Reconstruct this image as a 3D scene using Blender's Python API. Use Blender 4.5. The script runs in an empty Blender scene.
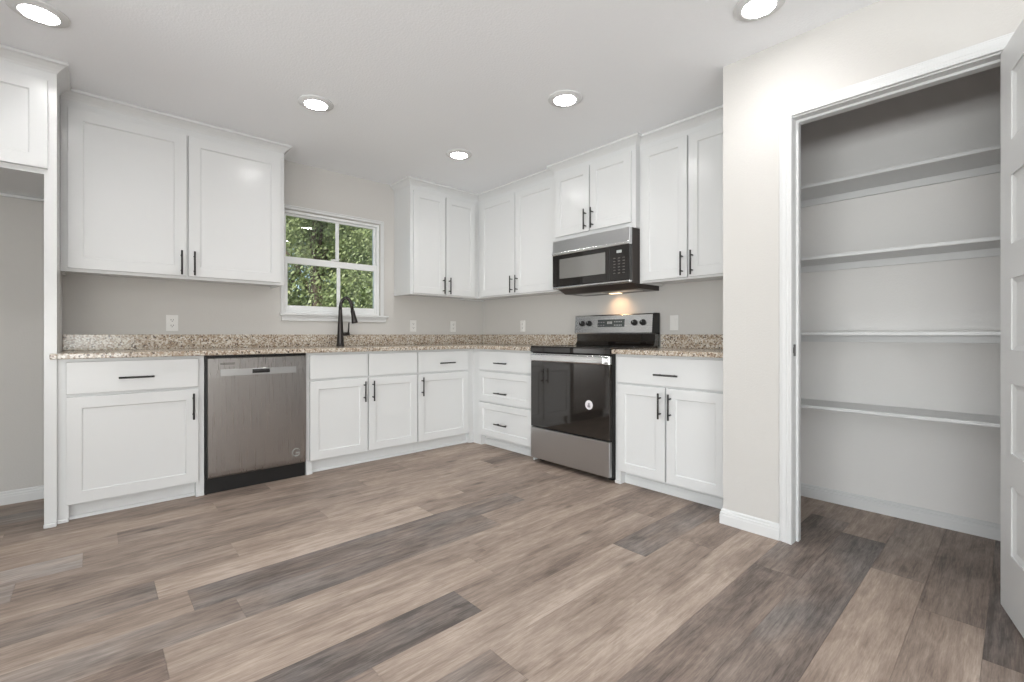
import bpy, bmesh, math, random
from mathutils import Vector, Matrix
random.seed(7)
S = bpy.context.scene
COL = S.collection
# ------------------------------------------------------------ camera, light, exposure
cam_d = bpy.data.cameras.new('camera'); cam = bpy.data.objects.new('camera', cam_d); COL.objects.link(cam)
cam_d.sensor_width = 36.0; cam_d.lens = 461.29 / 1024 * 36; cam_d.shift_y = -6.3 / 1024
cam_d.clip_start = 0.02; cam_d.clip_end = 200
cam.location = (-3.269, -4.0769, 1.0141); cam.rotation_euler = (math.pi / 2, 0, -0.7385)
S.camera = cam
S.view_settings.view_transform = 'Standard'; S.view_settings.look = 'None'
S.view_settings.gamma = 1.0; S.view_settings.use_curve_mapping = False
S.view_settings.exposure = 0.76
CEIL = 2.455
W = bpy.data.worlds.new('world'); S.world = W; W.use_nodes = True
nt = W.node_tree; bg = nt.nodes['Background']
sky = nt.nodes.new('ShaderNodeTexSky'); sky.sky_type = 'NISHITA'; sky.sun_disc = False
sky.sun_elevation = math.radians(48); sky.sun_rotation = math.radians(200); sky.air_density = 1.0; sky.dust_density = 2.0
nt.links.new(sky.outputs[0], bg.inputs[0]); bg.inputs[1].default_value = 0.16
sun_d = bpy.data.lights.new('sun', 'SUN'); sun_d.energy = 3.6; sun_d.angle = math.radians(1.0); sun_d.color = (1, .95, .86)
sun = bpy.data.objects.new('sun', sun_d); COL.objects.link(sun); sun.rotation_euler = (math.radians(42), 0, math.radians(-25))
def area(name, loc, rot, sx, sy, e, col=(1, 1, 1)):
    d = bpy.data.lights.new(name, 'AREA'); d.shape = 'RECTANGLE'; d.size = sx; d.size_y = sy; d.energy = e; d.color = col
    o = bpy.data.objects.new(name, d); COL.objects.link(o); o.location = loc; o.rotation_euler = rot; return o
# added lamps standing in for daylight at unseen glazing, tilted to brighten the ceiling
area('daylight_fill_patio', (-4.6, -7.78, .9), (math.radians(140), 0, 0), 3.4, 1.6, 125, (.98, .99, 1))
area('daylight_fill_side', (-7.18, -4.6, 1.0), (math.radians(140), 0, -math.pi / 2), 3.6, 1.2, 190, (.98, .99, 1))
LAMP_E = 30.0; LAMP_SPOT = 9.5

# ------------------------------------------------------------ materials
def newmat(name):
    m = bpy.data.materials.new(name); m.use_nodes = True
    n = m.node_tree.nodes; return m, m.node_tree, n['Principled BSDF']
def noise_bump(t, b, scale, strength, dist=.002, detail=3, vec=None):
    N = t.nodes; nz = N.new('ShaderNodeTexNoise'); nz.inputs['Scale'].default_value = scale; nz.inputs['Detail'].default_value = detail
    if vec: t.links.new(vec, nz.inputs['Vector'])
    bp = N.new('ShaderNodeBump'); bp.inputs['Strength'].default_value = strength; bp.inputs['Distance'].default_value = dist
    t.links.new(nz.outputs[0], bp.inputs['Height']); t.links.new(bp.outputs[0], b.inputs['Normal']); return nz
def coords(t, kind='Object'):
    return t.nodes.new('ShaderNodeTexCoord').outputs[kind]
def paint(name, col, rough, spec=.4, bump=0, bscale=60, var=.0):
    m, t, b = newmat(name)
    b.inputs['Roughness'].default_value = rough; b.inputs['Specular IOR Level'].default_value = spec
    c = coords(t)
    nz = t.nodes.new('ShaderNodeTexNoise'); nz.inputs['Scale'].default_value = 2.5; nz.inputs['Detail'].default_value = 4
    t.links.new(c, nz.inputs['Vector'])
    r = t.nodes.new('ShaderNodeValToRGB'); r.color_ramp.elements[0].color = (*[v * (1 - var) for v in col], 1)
    r.color_ramp.elements[1].color = (*[min(1, v * (1 + var)) for v in col], 1)
    t.links.new(nz.outputs[0], r.inputs[0]); t.links.new(r.outputs[0], b.inputs['Base Color'])
    if bump: noise_bump(t, b, bscale, bump, .003, 4, c)
    return m
M = {}
M['cabinet'] = paint('cabinet_white_paint', (.70, .705, .705), .24, .5, .02, 300, .005)
M['trim'] = paint('trim_white_paint', (.70, .705, .705), .35, .45, .02, 200, .01)
M['vinyl'] = paint('window_white_vinyl', (.82, .83, .83), .3, .5, 0, 1, .01)
M['wall'] = paint('wall_greige_paint', (.60, .583, .56), .75, .25, .35, 120, .012)
M['pantry'] = paint('pantry_pale_paint', (.79, .775, .76), .7, .25, .35, 120, .012)
M['ceiling'] = paint('ceiling_textured_paint', (.915, .93, .95), .9, .15, .6, 90, .008)
M['plastic'] = paint('white_plastic', (.78, .77, .75), .35, .5, 0, 1, .01)
M['slot'] = paint('dark_slot', (.05, .045, .04), .6, .3)
M['black'] = paint('black_metal_handle', (.018, .017, .016), .38, .5, 0, 1, .05)
M['bronze'] = paint('dark_faucet_metal', (.035, .03, .028), .3, .6, 0, 1, .05)
M['bronze'].node_tree.nodes['Principled BSDF'].inputs['Metallic'].default_value = .6
M['blackplastic'] = paint('black_plastic', (.012, .011, .011), .45, .4, 0, 1, .05)
M['blackglass'] = paint('black_glass', (.012, .010, .009), .04, .65, 0, 1, .03)
M['ovenglass'] = paint('oven_door_glass', (.016, .013, .011), .05, .9, 0, 1, .03)
M['ovenglass'].node_tree.nodes['Principled BSDF'].inputs['IOR'].default_value = 1.5
M['mwwindow'] = paint('microwave_window_glass', (.17, .165, .155), .12, .8, 0, 1, .03)
M['mwwindow'].node_tree.nodes['Principled BSDF'].inputs['IOR'].default_value = 2.0
M['mwbody'] = paint('microwave_dark_brown_body', (.035, .026, .022), .35, .5, 0, 1, .03)
M['sticker'] = paint('white_sticker', (.78, .75, .78), .5, .3)
M['stickergrey'] = paint('grey_print', (.33, .30, .33), .5, .3)
M['keygrey'] = paint('dim_key_print', (.13, .12, .115), .4, .3)
M['display'] = paint('grey_display', (.07, .08, .08), .15, .6)
M['digits'] = paint('pale_digits', (.45, .47, .47), .4, .3)
M['soil'] = paint('soil', (.10, .08, .05), .95, .1, .5, 20, .2)
M['bark'] = paint('tree_bark', (.13, .10, .075), .9, .2, .8, 25, .25)

def steel(name, axis, base=(.55, .555, .56), rough=.3):
    m, t, b = newmat(name)
    b.inputs['Metallic'].default_value = 1.0; b.inputs['Base Color'].default_value = (*base, 1)
    c = coords(t); mp = t.nodes.new('ShaderNodeMapping')
    mp.inputs['Scale'].default_value = axis; t.links.new(c, mp.inputs[0])
    nz = t.nodes.new('ShaderNodeTexNoise'); nz.inputs['Scale'].default_value = 1.0; nz.inputs['Detail'].default_value = 5
    t.links.new(mp.outputs[0], nz.inputs['Vector'])
    mr = t.nodes.new('ShaderNodeMapRange'); mr.inputs['To Min'].default_value = rough - .06; mr.inputs['To Max'].default_value = rough + .08
    t.links.new(nz.outputs[0], mr.inputs['Value']); t.links.new(mr.outputs[0], b.inputs['Roughness'])
    bp = t.nodes.new('ShaderNodeBump'); bp.inputs['Strength'].default_value = .06; bp.inputs['Distance'].default_value = .001
    t.links.new(nz.outputs[0], bp.inputs['Height']); t.links.new(bp.outputs[0], b.inputs['Normal'])
    return m
M['steel'] = steel('brushed_stainless_steel', (2, 2, 400))
M['steelv'] = steel('vertical_brushed_steel', (260, 260, 3), (.37, .355, .345), .28)
M['steelbright'] = steel('bright_stainless_steel', (2, 2, 300), (.74, .74, .74), .24)

def glass():
    m = bpy.data.materials.new('window_glass'); m.use_nodes = True; t = m.node_tree; t.nodes.clear()
    o = t.nodes.new('ShaderNodeOutputMaterial'); mx = t.nodes.new('ShaderNodeMixShader')
    tr = t.nodes.new('ShaderNodeBsdfTransparent'); tr.inputs[0].default_value = (.93, .95, .94, 1)
    gl = t.nodes.new('ShaderNodeBsdfGlossy'); gl.inputs['Roughness'].default_value = .02
    fr = t.nodes.new('ShaderNodeFresnel'); fr.inputs[0].default_value = 1.45
    t.links.new(fr.outputs[0], mx.inputs[0]); t.links.new(tr.outputs[0], mx.inputs[1]); t.links.new(gl.outputs[0], mx.inputs[2])
    t.links.new(mx.outputs[0], o.inputs[0]); return m
M['glass'] = glass()
def emit(name, col, s):
    m = bpy.data.materials.new(name); m.use_nodes = True; t = m.node_tree; b = t.nodes['Principled BSDF']
    b.inputs['Base Color'].default_value = (.9, .9, .9, 1)
    b.inputs['Emission Color'].default_value = (*col, 1); b.inputs['Emission Strength'].default_value = s; return m
M['lamp'] = emit('lit_lamp_diffuser', (1, .99, .975), LAMP_E)
M['warmlamp'] = emit('warm_cooktop_lamp', (1, .70, .42), 1.6)

def granite():
    m, t, b = newmat('speckled_granite'); c = coords(t)
    v = t.nodes.new('ShaderNodeTexVoronoi'); v.inputs['Scale'].default_value = 120; t.links.new(c, v.inputs['Vector'])
    r = t.nodes.new('ShaderNodeValToRGB'); cr = r.color_ramp; cr.interpolation = 'CONSTANT'
    cols = [(0, (.42, .36, .29)), (.22, (.60, .55, .48)), (.40, (.27, .20, .15)), (.52, (.66, .63, .58)), (.68, (.36, .28, .21)), (.80, (.12, .095, .08)), (.87, (.50, .44, .37))]
    cr.elements[0].position = 0; cr.elements[0].color = (*cols[0][1], 1); cr.elements[1].position = cols[1][0]; cr.elements[1].color = (*cols[1][1], 1)
    for p, q in cols[2:]:
        e = cr.elements.new(p); e.color = (*q, 1)
    sx = t.nodes.new('ShaderNodeSeparateColor'); t.links.new(v.outputs['Color'], sx.inputs[0]); t.links.new(sx.outputs[0], r.inputs[0])
    n2 = t.nodes.new('ShaderNodeTexNoise'); n2.inputs['Scale'].default_value = 9; n2.inputs['Detail'].default_value = 3; t.links.new(c, n2.inputs['Vector'])
    r2 = t.nodes.new('ShaderNodeValToRGB'); r2.color_ramp.elements[0].color = (.84, .78, .72, 1); r2.color_ramp.elements[0].position = .35
    r2.color_ramp.elements[1].color = (1.0, .99, .97, 1); r2.color_ramp.elements[1].position = .65
    t.links.new(n2.outputs[0], r2.inputs[0])
    mx = t.nodes.new('ShaderNodeMix'); mx.data_type = 'RGBA'; mx.blend_type = 'MULTIPLY'; mx.inputs[0].default_value = .7
    t.links.new(r.outputs[0], mx.inputs[6]); t.links.new(r2.outputs[0], mx.inputs[7]); t.links.new(mx.outputs[2], b.inputs['Base Color'])
    b.inputs['Roughness'].default_value = .16; b.inputs['Specular IOR Level'].default_value = .5
    return m
M['granite'] = granite()

def floor_mat():
    m, t, b = newmat('vinyl_plank'); N = t.nodes; L = t.links
    at = N.new('ShaderNodeAttribute'); at.attribute_name = 'plank'   # r: tone, g: warmth, b: offset
    sp = N.new('ShaderNodeSeparateColor'); L.new(at.outputs['Color'], sp.inputs[0])
    c = coords(t)
    off = N.new('ShaderNodeCombineXYZ'); mm = N.new('ShaderNodeMath'); mm.operation = 'MULTIPLY'; mm.inputs[1].default_value = 37
    L.new(sp.outputs[2], mm.inputs[0]); L.new(mm.outputs[0], off.inputs[0]); L.new(mm.outputs[0], off.inputs[2])
    ad = N.new('ShaderNodeVectorMath'); ad.operation = 'ADD'; L.new(c, ad.inputs[0]); L.new(off.outputs[0], ad.inputs[1])
    def nz(sx, sy, detail, rough=.6, dist=0):
        mp = N.new('ShaderNodeMapping'); mp.inputs['Scale'].default_value = (sx, sy, 1); L.new(ad.outputs[0], mp.inputs[0])
        n = N.new('ShaderNodeTexNoise'); n.inputs['Scale'].default_value = 1; n.inputs['Detail'].default_value = detail
        n.inputs['Roughness'].default_value = rough; n.inputs['Distortion'].default_value = dist; L.new(mp.outputs[0], n.inputs['Vector']); return n.outputs[0]
    broad = nz(1.3, 7, 3, .5, .4); streak = nz(3.5, 60, 6, .65, .3); fine = nz(16, 240, 4, .7); patch = nz(2.2, 4.5, 2); cloud = nz(5, 15, 4, .6, 1.0)
    def math_(op, a, b_, cl=False):
        k = N.new('ShaderNodeMath'); k.operation = op; k.use_clamp = cl
        for i, x in enumerate((a, b_)):
            if isinstance(x, (int, float)): k.inputs[i].default_value = x
            else: L.new(x, k.inputs[i])
        return k.outputs[0]
    def cen(x, a): return math_('MULTIPLY', math_('SUBTRACT', x, .5), a)
    v = math_('ADD', sp.outputs[0], cen(broad, .85)); v = math_('ADD', v, cen(streak, .95)); v = math_('ADD', v, cen(fine, .75)); v = math_('ADD', v, cen(cloud, .75), True)
    r = N.new('ShaderNodeValToRGB'); cr = r.color_ramp
    stops = [(0, (.11, .082, .068)), (.25, (.215, .163, .135)), (.5, (.315, .242, .196)), (.75, (.425, .337, .276)), (1, (.55, .455, .385))]
    cr.elements[0].color = (*stops[0][1], 1); cr.elements[1].color = (*stops[-1][1], 1)
    for p, q in stops[1:-1]:
        e = cr.elements.new(p); e.color = (*q, 1)
    L.new(v, r.inputs[0])
    # grey-blue washed patches on the cooler planks
    hs = N.new('ShaderNodeMix'); hs.data_type = 'RGBA'; hs.blend_type = 'MIX'
    g = N.new('ShaderNodeRGBToBW'); L.new(r.outputs[0], g.inputs[0])
    gc = N.new('ShaderNodeMix'); gc.data_type = 'RGBA'; gc.blend_type = 'MULTIPLY'; gc.inputs[0].default_value = 1
    L.new(g.outputs[0], gc.inputs[6]); gc.inputs[7].default_value = (1.09, .98, .92, 1)
    fac = math_('MULTIPLY', sp.outputs[1], math_('ADD', math_('MULTIPLY', math_('SUBTRACT', patch, .42), 3.0, True), .35, True), True)
    L.new(fac, hs.inputs[0]); L.new(r.outputs[0], hs.inputs[6]); L.new(gc.outputs[2], hs.inputs[7])
    # knots
    mpk = N.new('ShaderNodeMapping'); mpk.inputs['Scale'].default_value = (2.0, 5.5, 1); L.new(ad.outputs[0], mpk.inputs[0])
    vk = N.new('ShaderNodeTexVoronoi'); vk.inputs['Scale'].default_value = 1.15; L.new(mpk.outputs[0], vk.inputs['Vector'])
    kr = N.new('ShaderNodeMapRange'); kr.inputs['From Min'].default_value = .02; kr.inputs['From Max'].default_value = .16
    kr.inputs['To Min'].default_value = .48; kr.inputs['To Max'].default_value = 1; L.new(vk.outputs['Distance'], kr.inputs['Value'])
    kn = N.new('ShaderNodeMix'); kn.data_type = 'RGBA'; kn.blend_type = 'MULTIPLY'; kn.inputs[0].default_value = 1
    L.new(hs.outputs[2], kn.inputs[6]); L.new(kr.outputs[0], kn.inputs[7])
    L.new(kn.outputs[2], b.inputs['Base Color'])
    rr = N.new('ShaderNodeMapRange'); rr.inputs['To Min'].default_value = .42; rr.inputs['To Max'].default_value = .6
    L.new(streak, rr.inputs['Value']); L.new(rr.outputs[0], b.inputs['Roughness'])
    b.inputs['Specular IOR Level'].default_value = .35
    bp = N.new('ShaderNodeBump'); bp.inputs['Strength'].default_value = .15; bp.inputs['Distance'].default_value = .001
    L.new(fine, bp.inputs['Height']); L.new(bp.outputs[0], b.inputs['Normal'])
    return m
M['floor'] = floor_mat()
def leafmat(name, a, b2, hi):
    m, t, b = newmat(name); c = coords(t)
    nz = t.nodes.new('ShaderNodeTexNoise'); nz.inputs['Scale'].default_value = 2.5; nz.inputs['Detail'].default_value = 6; t.links.new(c, nz.inputs['Vector'])
    r = t.nodes.new('ShaderNodeValToRGB'); r.color_ramp.elements[0].position = .3; r.color_ramp.elements[0].color = (*a, 1)
    r.color_ramp.elements[1].position = .7; r.color_ramp.elements[1].color = (*hi, 1)
    e = r.color_ramp.elements.new(.5); e.color = (*b2, 1)
    t.links.new(nz.outputs[0], r.inputs[0]); t.links.new(r.outputs[0], b.inputs['Base Color']); b.inputs['Roughness'].default_value = .5
    b.inputs['Transmission Weight'].default_value = 0
    tl = t.nodes.new('ShaderNodeBsdfTranslucent'); t.links.new(r.outputs[0], tl.inputs[0])
    mx = t.nodes.new('ShaderNodeMixShader'); mx.inputs[0].default_value = .3
    out = t.nodes['Material Output']; t.links.new(b.outputs[0], mx.inputs[1]); t.links.new(tl.outputs[0], mx.inputs[2]); t.links.new(mx.outputs[0], out.inputs[0])
    return m
M['leafA'] = leafmat('green_foliage', (.15, .20, .09), (.28, .34, .15), (.48, .51, .27))
M['leafB'] = leafmat('dark_foliage', (.09, .14, .07), (.17, .24, .11), (.32, .38, .19))
M['leafC'] = leafmat('grey_green_foliage', (.17, .20, .13), (.29, .33, .21), (.48, .49, .36))
M['grass'] = leafmat('lawn_grass', (.12, .18, .05), (.22, .28, .09), (.32, .36, .14))

# ------------------------------------------------------------ geometry helpers
class G:
    """collects shapes in world coordinates; build() links ONE mesh object"""
    def __init__(s): s.bm = bmesh.new()
    def box(s, x0, x1, y0, y1, z0, z1, bev=0, f=None, seg=1):
        x0, x1 = sorted((x0, x1)); y0, y1 = sorted((y0, y1)); z0, z1 = sorted((z0, z1))
        t = bmesh.new(); bmesh.ops.create_cube(t, size=1)
        for v in t.verts: v.co = Vector(((x0 + x1) / 2 + v.co.x * (x1 - x0), (y0 + y1) / 2 + v.co.y * (y1 - y0), (z0 + z1) / 2 + v.co.z * (z1 - z0)))
        if bev: bmesh.ops.bevel(t, geom=t.edges[:], offset=bev, segments=seg, affect='EDGES', profile=.5)
        return s.merge(t, f)
    def merge(s, t, f=None):
        if f:
            for v in t.verts: v.co = Vector(f(*v.co))
        me = bpy.data.meshes.new('tmp'); t.to_mesh(me); t.free(); s.bm.from_mesh(me); bpy.data.meshes.remove(me); return s
    def prism(s, prof, a, b, f):
        """closed 2-D profile (p,q) extruded along r from a to b; f(r,p,q)->xyz"""
        va = [s.bm.verts.new(f(a, p, q)) for p, q in prof]; vb = [s.bm.verts.new(f(b, p, q)) for p, q in prof]
        n = len(prof)
        for i in range(n): s.bm.faces.new((va[i], va[(i + 1) % n], vb[(i + 1) % n], vb[i]))
        s.bm.faces.new(va); s.bm.faces.new(vb[::-1]); return s
    def tube(s, pts, rad, n=12, cap=True):
        pts = [Vector(p) for p in pts]; R = rad if isinstance(rad, (list, tuple)) else [rad] * len(pts)
        rings = []; up = None
        for i, p in enumerate(pts):
            d = (pts[min(i + 1, len(pts) - 1)] - pts[max(i - 1, 0)]).normalized()
            if up is None: up = d.orthogonal().normalized()
            up = (up - d * up.dot(d)).normalized(); w = d.cross(up)
            rings.append([s.bm.verts.new(p + (up * math.cos(2 * math.pi * k / n) + w * math.sin(2 * math.pi * k / n)) * R[i]) for k in range(n)])
        for a, b in zip(rings, rings[1:]):
            for k in range(n):
                fc = s.bm.faces.new((a[k], a[(k + 1) % n], b[(k + 1) % n], b[k])); fc.smooth = True
        if cap: s.bm.faces.new(rings[0][::-1]); s.bm.faces.new(rings[-1])
        return s
    def lathe(s, prof, center, n=32, axis='Z'):
        """prof: (radius, height) open list about a vertical axis"""
        rings = []
        for r, h in prof:
            ring = []
            for k in range(n):
                a = 2 * math.pi * k / n; p = (r * math.cos(a), r * math.sin(a), h)
                if axis == 'X': p = (h, p[0], p[1])
                if axis == 'Y': p = (p[0], h, p[1])
                ring.append(s.bm.verts.new(Vector(center) + Vector(p)))
            rings.append(ring)
        for a, b in zip(rings, rings[1:]):
            for k in range(n):
                fc = s.bm.faces.new((a[k], a[(k + 1) % n], b[(k + 1) % n], b[k])); fc.smooth = True
        if prof[0][0] > 1e-6: s.bm.faces.new(rings[0][::-1])
        if prof[-1][0] > 1e-6: s.bm.faces.new(rings[-1])
        return s
    def sweep(s, path, prof, ghost0=None, ghost1=None):
        """closed profile (out,z) swept along a horizontal path with mitred corners; 'out' lies to the right of travel"""
        P = [Vector(p) for p in path]; n = len(P)
        Q = ([Vector(ghost0)] if ghost0 else [P[0] - (P[1] - P[0])]) + P + ([Vector(ghost1)] if ghost1 else [P[-1] + (P[-1] - P[-2])])
        rings = []
        for i in range(1, n + 1):
            d0 = (Q[i] - Q[i - 1]).normalized(); d1 = (Q[i + 1] - Q[i]).normalized()
            n0 = Vector((d0.y, -d0.x)); n1 = Vector((d1.y, -d1.x)); m = (n0 + n1); m = m / max(1e-6, m.dot(n0))
            rings.append([s.bm.verts.new((Q[i].x + m.x * o, Q[i].y + m.y * o, z)) for o, z in prof])
        k = len(prof)
        for a, b in zip(rings, rings[1:]):
            for j in range(k): s.bm.faces.new((a[j], a[(j + 1) % k], b[(j + 1) % k], b[j]))
        s.bm.faces.new(rings[0][::-1]); s.bm.faces.new(rings[-1]); return s
    def build(s, name, mat, parent=None, smooth=False):
        bmesh.ops.remove_doubles(s.bm, verts=s.bm.verts, dist=1e-5) if False else None
        bmesh.ops.recalc_face_normals(s.bm, faces=s.bm.faces)
        org = Vector((0, 0, 0))
        if parent is not None: org = WORLD[parent.name]
        me = bpy.data.meshes.new(name)
        for v in s.bm.verts: v.co -= org
        s.bm.to_mesh(me); s.bm.free()
        if smooth:
            for p in me.polygons: p.use_smooth = True
        me.materials.append(M[mat] if isinstance(mat, str) else mat)
        o = bpy.data.objects.new(name, me); COL.objects.link(o)
        if parent is not None: o.parent = parent
        WORLD[o.name] = org
        return o
WORLD = {}
def tag(o, label=None, cat=None, group=None, kind=None):
    if label: o['label'] = label
    if cat: o['category'] = cat
    if group: o['group'] = group
    if kind: o['kind'] = kind
    return o
def thing(name, label, cat, loc, group=None):
    o = bpy.data.objects.new(name, None); COL.objects.link(o); o.location = loc; o.empty_display_size = .1
    WORLD[o.name] = Vector(loc); return tag(o, label, cat, group)
def struct(o): o['kind'] = 'structure'; return o
def dup(root, loc, label):
    r = root.copy(); COL.objects.link(r); r.location = loc; r['label'] = label
    for ch in list(root.children):
        c = ch.copy(); COL.objects.link(c); c.parent = r
        for g in list(ch.children):
            d = g.copy(); COL.objects.link(d); d.parent = c
    return r
# frames: u along the wall, d out of the wall, z up
FA = lambda u, d, z: (u, -d, z)             # window wall, u = x
FB = lambda u, d, z: (-d, -u, z)            # range wall, u = distance from the corner

def panel_slab(g, f, u0, u1, z0, z1, d0, d1, us, zs, holes, depth=.009, slope=.006, step=.0):
    """slab whose front (d1) carries recessed panels: grid lines us, zs; holes = (i,j) cells"""
    bm = g.bm; cache = {}
    def V(u, d, z):
        k = (round(u, 5), round(d, 5), round(z, 5))
        if k not in cache: cache[k] = bm.verts.new(f(u, d, z))
        return cache[k]
    def quad(*p):
        try: bm.faces.new([V(*q) for q in p])
        except ValueError: pass
    e = .0015
    for i in range(len(us) - 1):
        for j in range(len(zs) - 1):
            a, b, c, d = us[i], us[i + 1], zs[j], zs[j + 1]
            if (i, j) in holes:
                s, dd = slope, d1 - depth
                # short step, then a sloping bead, then the flat panel
                quad((a, d1, c), (b, d1, c), (b, d1 - depth * .45, c), (a, d1 - depth * .45, c))
                quad((a, d1, d), (b, d1, d), (b, d1 - depth * .45, d), (a, d1 - depth * .45, d))
                quad((a, d1, c), (a, d1, d), (a, d1 - depth * .45, d), (a, d1 - depth * .45, c))
                quad((b, d1, c), (b, d1, d), (b, d1 - depth * .45, d), (b, d1 - depth * .45, c))
                h = d1 - depth * .45
                quad((a, h, c), (b, h, c), (b - s, dd, c + s), (a + s, dd, c + s))
                quad((a, h, d), (b, h, d), (b - s, dd, d - s), (a + s, dd, d - s))
                quad((a, h, c), (a, h, d), (a + s, dd, d - s), (a + s, dd, c + s))
                quad((b, h, c), (b, h, d), (b - s, dd, d - s), (b - s, dd, c + s))
                if step:
                    # raised field inside the recess
                    k = step; r = d1 - depth * .3
                    quad((a + s, dd, c + s), (b - s, dd, c + s), (b - s - k, dd, c + s + k), (a + s + k, dd, c + s + k))
                    quad((a + s, dd, d - s), (b - s, dd, d - s), (b - s - k, dd, d - s - k), (a + s + k, dd, d - s - k))
                    quad((a + s, dd, c + s), (a + s, dd, d - s), (a + s + k, dd, d - s - k), (a + s + k, dd, c + s + k))
                    quad((b - s, dd, c + s), (b - s, dd, d - s), (b - s - k, dd, d - s - k), (b - s - k, dd, c + s + k))
                    quad((a + s + k, dd, c + s + k), (b - s - k, dd, c + s + k), (b - s - k, dd, d - s - k), (a + s + k, dd, d - s - k))
                else:
                    quad((a + s, dd, c + s), (b - s, dd, c + s), (b - s, dd, d - s), (a + s, dd, d - s))
            else: quad((a, d1, c), (b, d1, c), (b, d1, d), (a, d1, d))
    # eased outer edge and back
    for i in range(len(us) - 1):
        for z, zz in ((zs[0], z0), (zs[-1], z1)):
            quad((us[i], d1, z), (us[i + 1], d1, z), (us[i + 1] + (e if i == len(us) - 2 else 0), d1 - e, zz), (us[i] - (e if i == 0 else 0), d1 - e, zz))
            quad((us[i] - (e if i == 0 else 0), d1 - e, zz), (us[i + 1] + (e if i == len(us) - 2 else 0), d1 - e, zz), (us[i + 1] + (e if i == len(us) - 2 else 0), d0, zz), (us[i] - (e if i == 0 else 0), d0, zz))
    for j in range(len(zs) - 1):
        for u, uu in ((us[0], u0), (us[-1], u1)):
            za = zs[j] - (e if j == 0 else 0); zb = zs[j + 1] + (e if j == len(zs) - 2 else 0)
            quad((u, d1, zs[j]), (u, d1, zs[j + 1]), (uu, d1 - e, zb), (uu, d1 - e, za))
            quad((uu, d1 - e, za), (uu, d1 - e, zb), (uu, d0, zb), (uu, d0, za))
    bk = [(u0, d0, z0), (u1, d0, z0), (u1, d0, z1), (u0, d0, z1)]
    quad(*bk); return g
def shaker(f, u0, u1, z0, z1, d0, rail=.062, name='door', parent=None, th=.02, rail_z=None):
    e = .0015; rz = rail_z or rail
    g = G(); us = [u0 + e, u0 + rail, u1 - rail, u1 - e]; zs = [z0 + e, z0 + rz, z1 - rz, z1 - e]
    panel_slab(g, f, u0, u1, z0, z1, d0, d0 + th, us, zs, {(1, 1)})
    return g.build(name, 'cabinet', parent)
def slab(f, u0, u1, z0, z1, d0, name, parent, th=.02):
    g = G(); g.box(u0, u1, d0, d0 + th, z0, z1, .003, f, 2); return g.build(name, 'cabinet', parent)
def pull(f, u, d, z, vertical, parent, L=.16):
    """black bar pull: a round bar on two posts"""
    g = G(); s = .034; r = .0058; h = L / 2; k = L * .31
    if vertical:
        g.tube([f(u, d + s, z - h), f(u, d + s, z + h)], r, 12)
        for q in (-k, k): g.tube([f(u, d, z + q), f(u, d + s, z + q)], r * .85, 10)
    else:
        g.tube([f(u - h, d + s, z), f(u + h, d + s, z)], r, 12)
        for q in (-k, k): g.tube([f(u + q, d, z), f(u + q, d + s, z)], r * .85, 10)
    return g.build('handle', 'black', parent)

# ------------------------------------------------------------ floor (planks)
PW = .1785
ROW0 = -4.0
rows = {}   # row n -> list of (x_right_end, tone, cool) from right to left
L_, M_, D_ = .70, .52, .28
rows[-2] = [(-1.9, 0.45, 0.5), (-3.2, 0.6, 0.1)]
rows[-1] = [(-1.21, 0.21, 0.9), (-2.4, 0.33, 0.3)]
rows[0] = [(-1.0, 0.37, 0.25), (-2.25, 0.5, 0.1)]
rows[1] = [(-0.76, 0.42, 0.35), (-2.0, 0.6, 0.05)]
rows[2] = [(-0.42, 0.56, 0.1), (-1.95, 0.23, 0.85), (-3.2, 0.5, 0.2)]
rows[3] = [(-0.25, 0.6, 0.1), (-1.1, 0.25, 0.7), (-2.35, 0.3, 0.35)]
rows[4] = [(-2.6, 0.64, 0.05), (-3.8, 0.5, 0.1)]
rows[5] = [(-1.1, 0.45, 0.1), (-2.32, 0.56, 0.08), (-3.5, 0.35, 0.5)]
rows[6] = [(-1.4, 0.27, 0.8), (-2.638, 0.66, 0.08), (-3.8, 0.37, 0.2)]
rows[7] = [(-0.97, 0.44, 0.1), (-2.21, 0.5, 0.1), (-3.4, 0.23, 0.8)]
rows[8] = [(-1.0, 0.37, 0.1), (-2.0, 0.5, 0.05), (-3.3, 0.7, 0.0)]
rows[9] = [(-1.9, 0.6, 0.05), (-3.1, 0.54, 0.1)]
rows[10] = [(-0.9, 0.5, 0.1), (-1.65, 0.52, 0.1), (-2.86, 0.35, 0.7), (-4.0, 0.48, 0.6)]
rows[11] = [(-1.3, 0.47, 0.1), (-2.99, 0.27, 0.85), (-4.2, 0.55, 0.1)]
rows[12] = [(-0.8, 0.52, 0.0), (-1.845, 0.44, 0.1), (-3.08, 0.74, 0.0), (-4.3, 0.35, 0.6)]
rows[13] = [(-1.5, 0.5, 0.05), (-2.77, 0.66, 0.0), (-4.0, 0.43, 0.2)]
rows[14] = [(-1.0, 0.55, 0.05), (-2.3, 0.56, 0.1), (-3.5, 0.42, 0.2)]
rows[15] = [(-0.95, 0.31, 0.1), (-2.0, 0.58, 0.05), (-3.3, 0.48, 0.1)]
rows[16] = [(-1.9, 0.55, 0.05), (-3.174, 0.42, 0.2), (-4.4, 0.6, 0.05)]
rows[17] = [(-1.5, 0.5, 0.05), (-2.73, 0.44, 0.1), (-3.9, 0.64, 0.0)]
rows[18] = [(-1.2, 0.55, 0.05), (-2.4, 0.52, 0.1), (-3.6, 0.42, 0.2)]
g = G(); quads = []
n0 = -21
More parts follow.
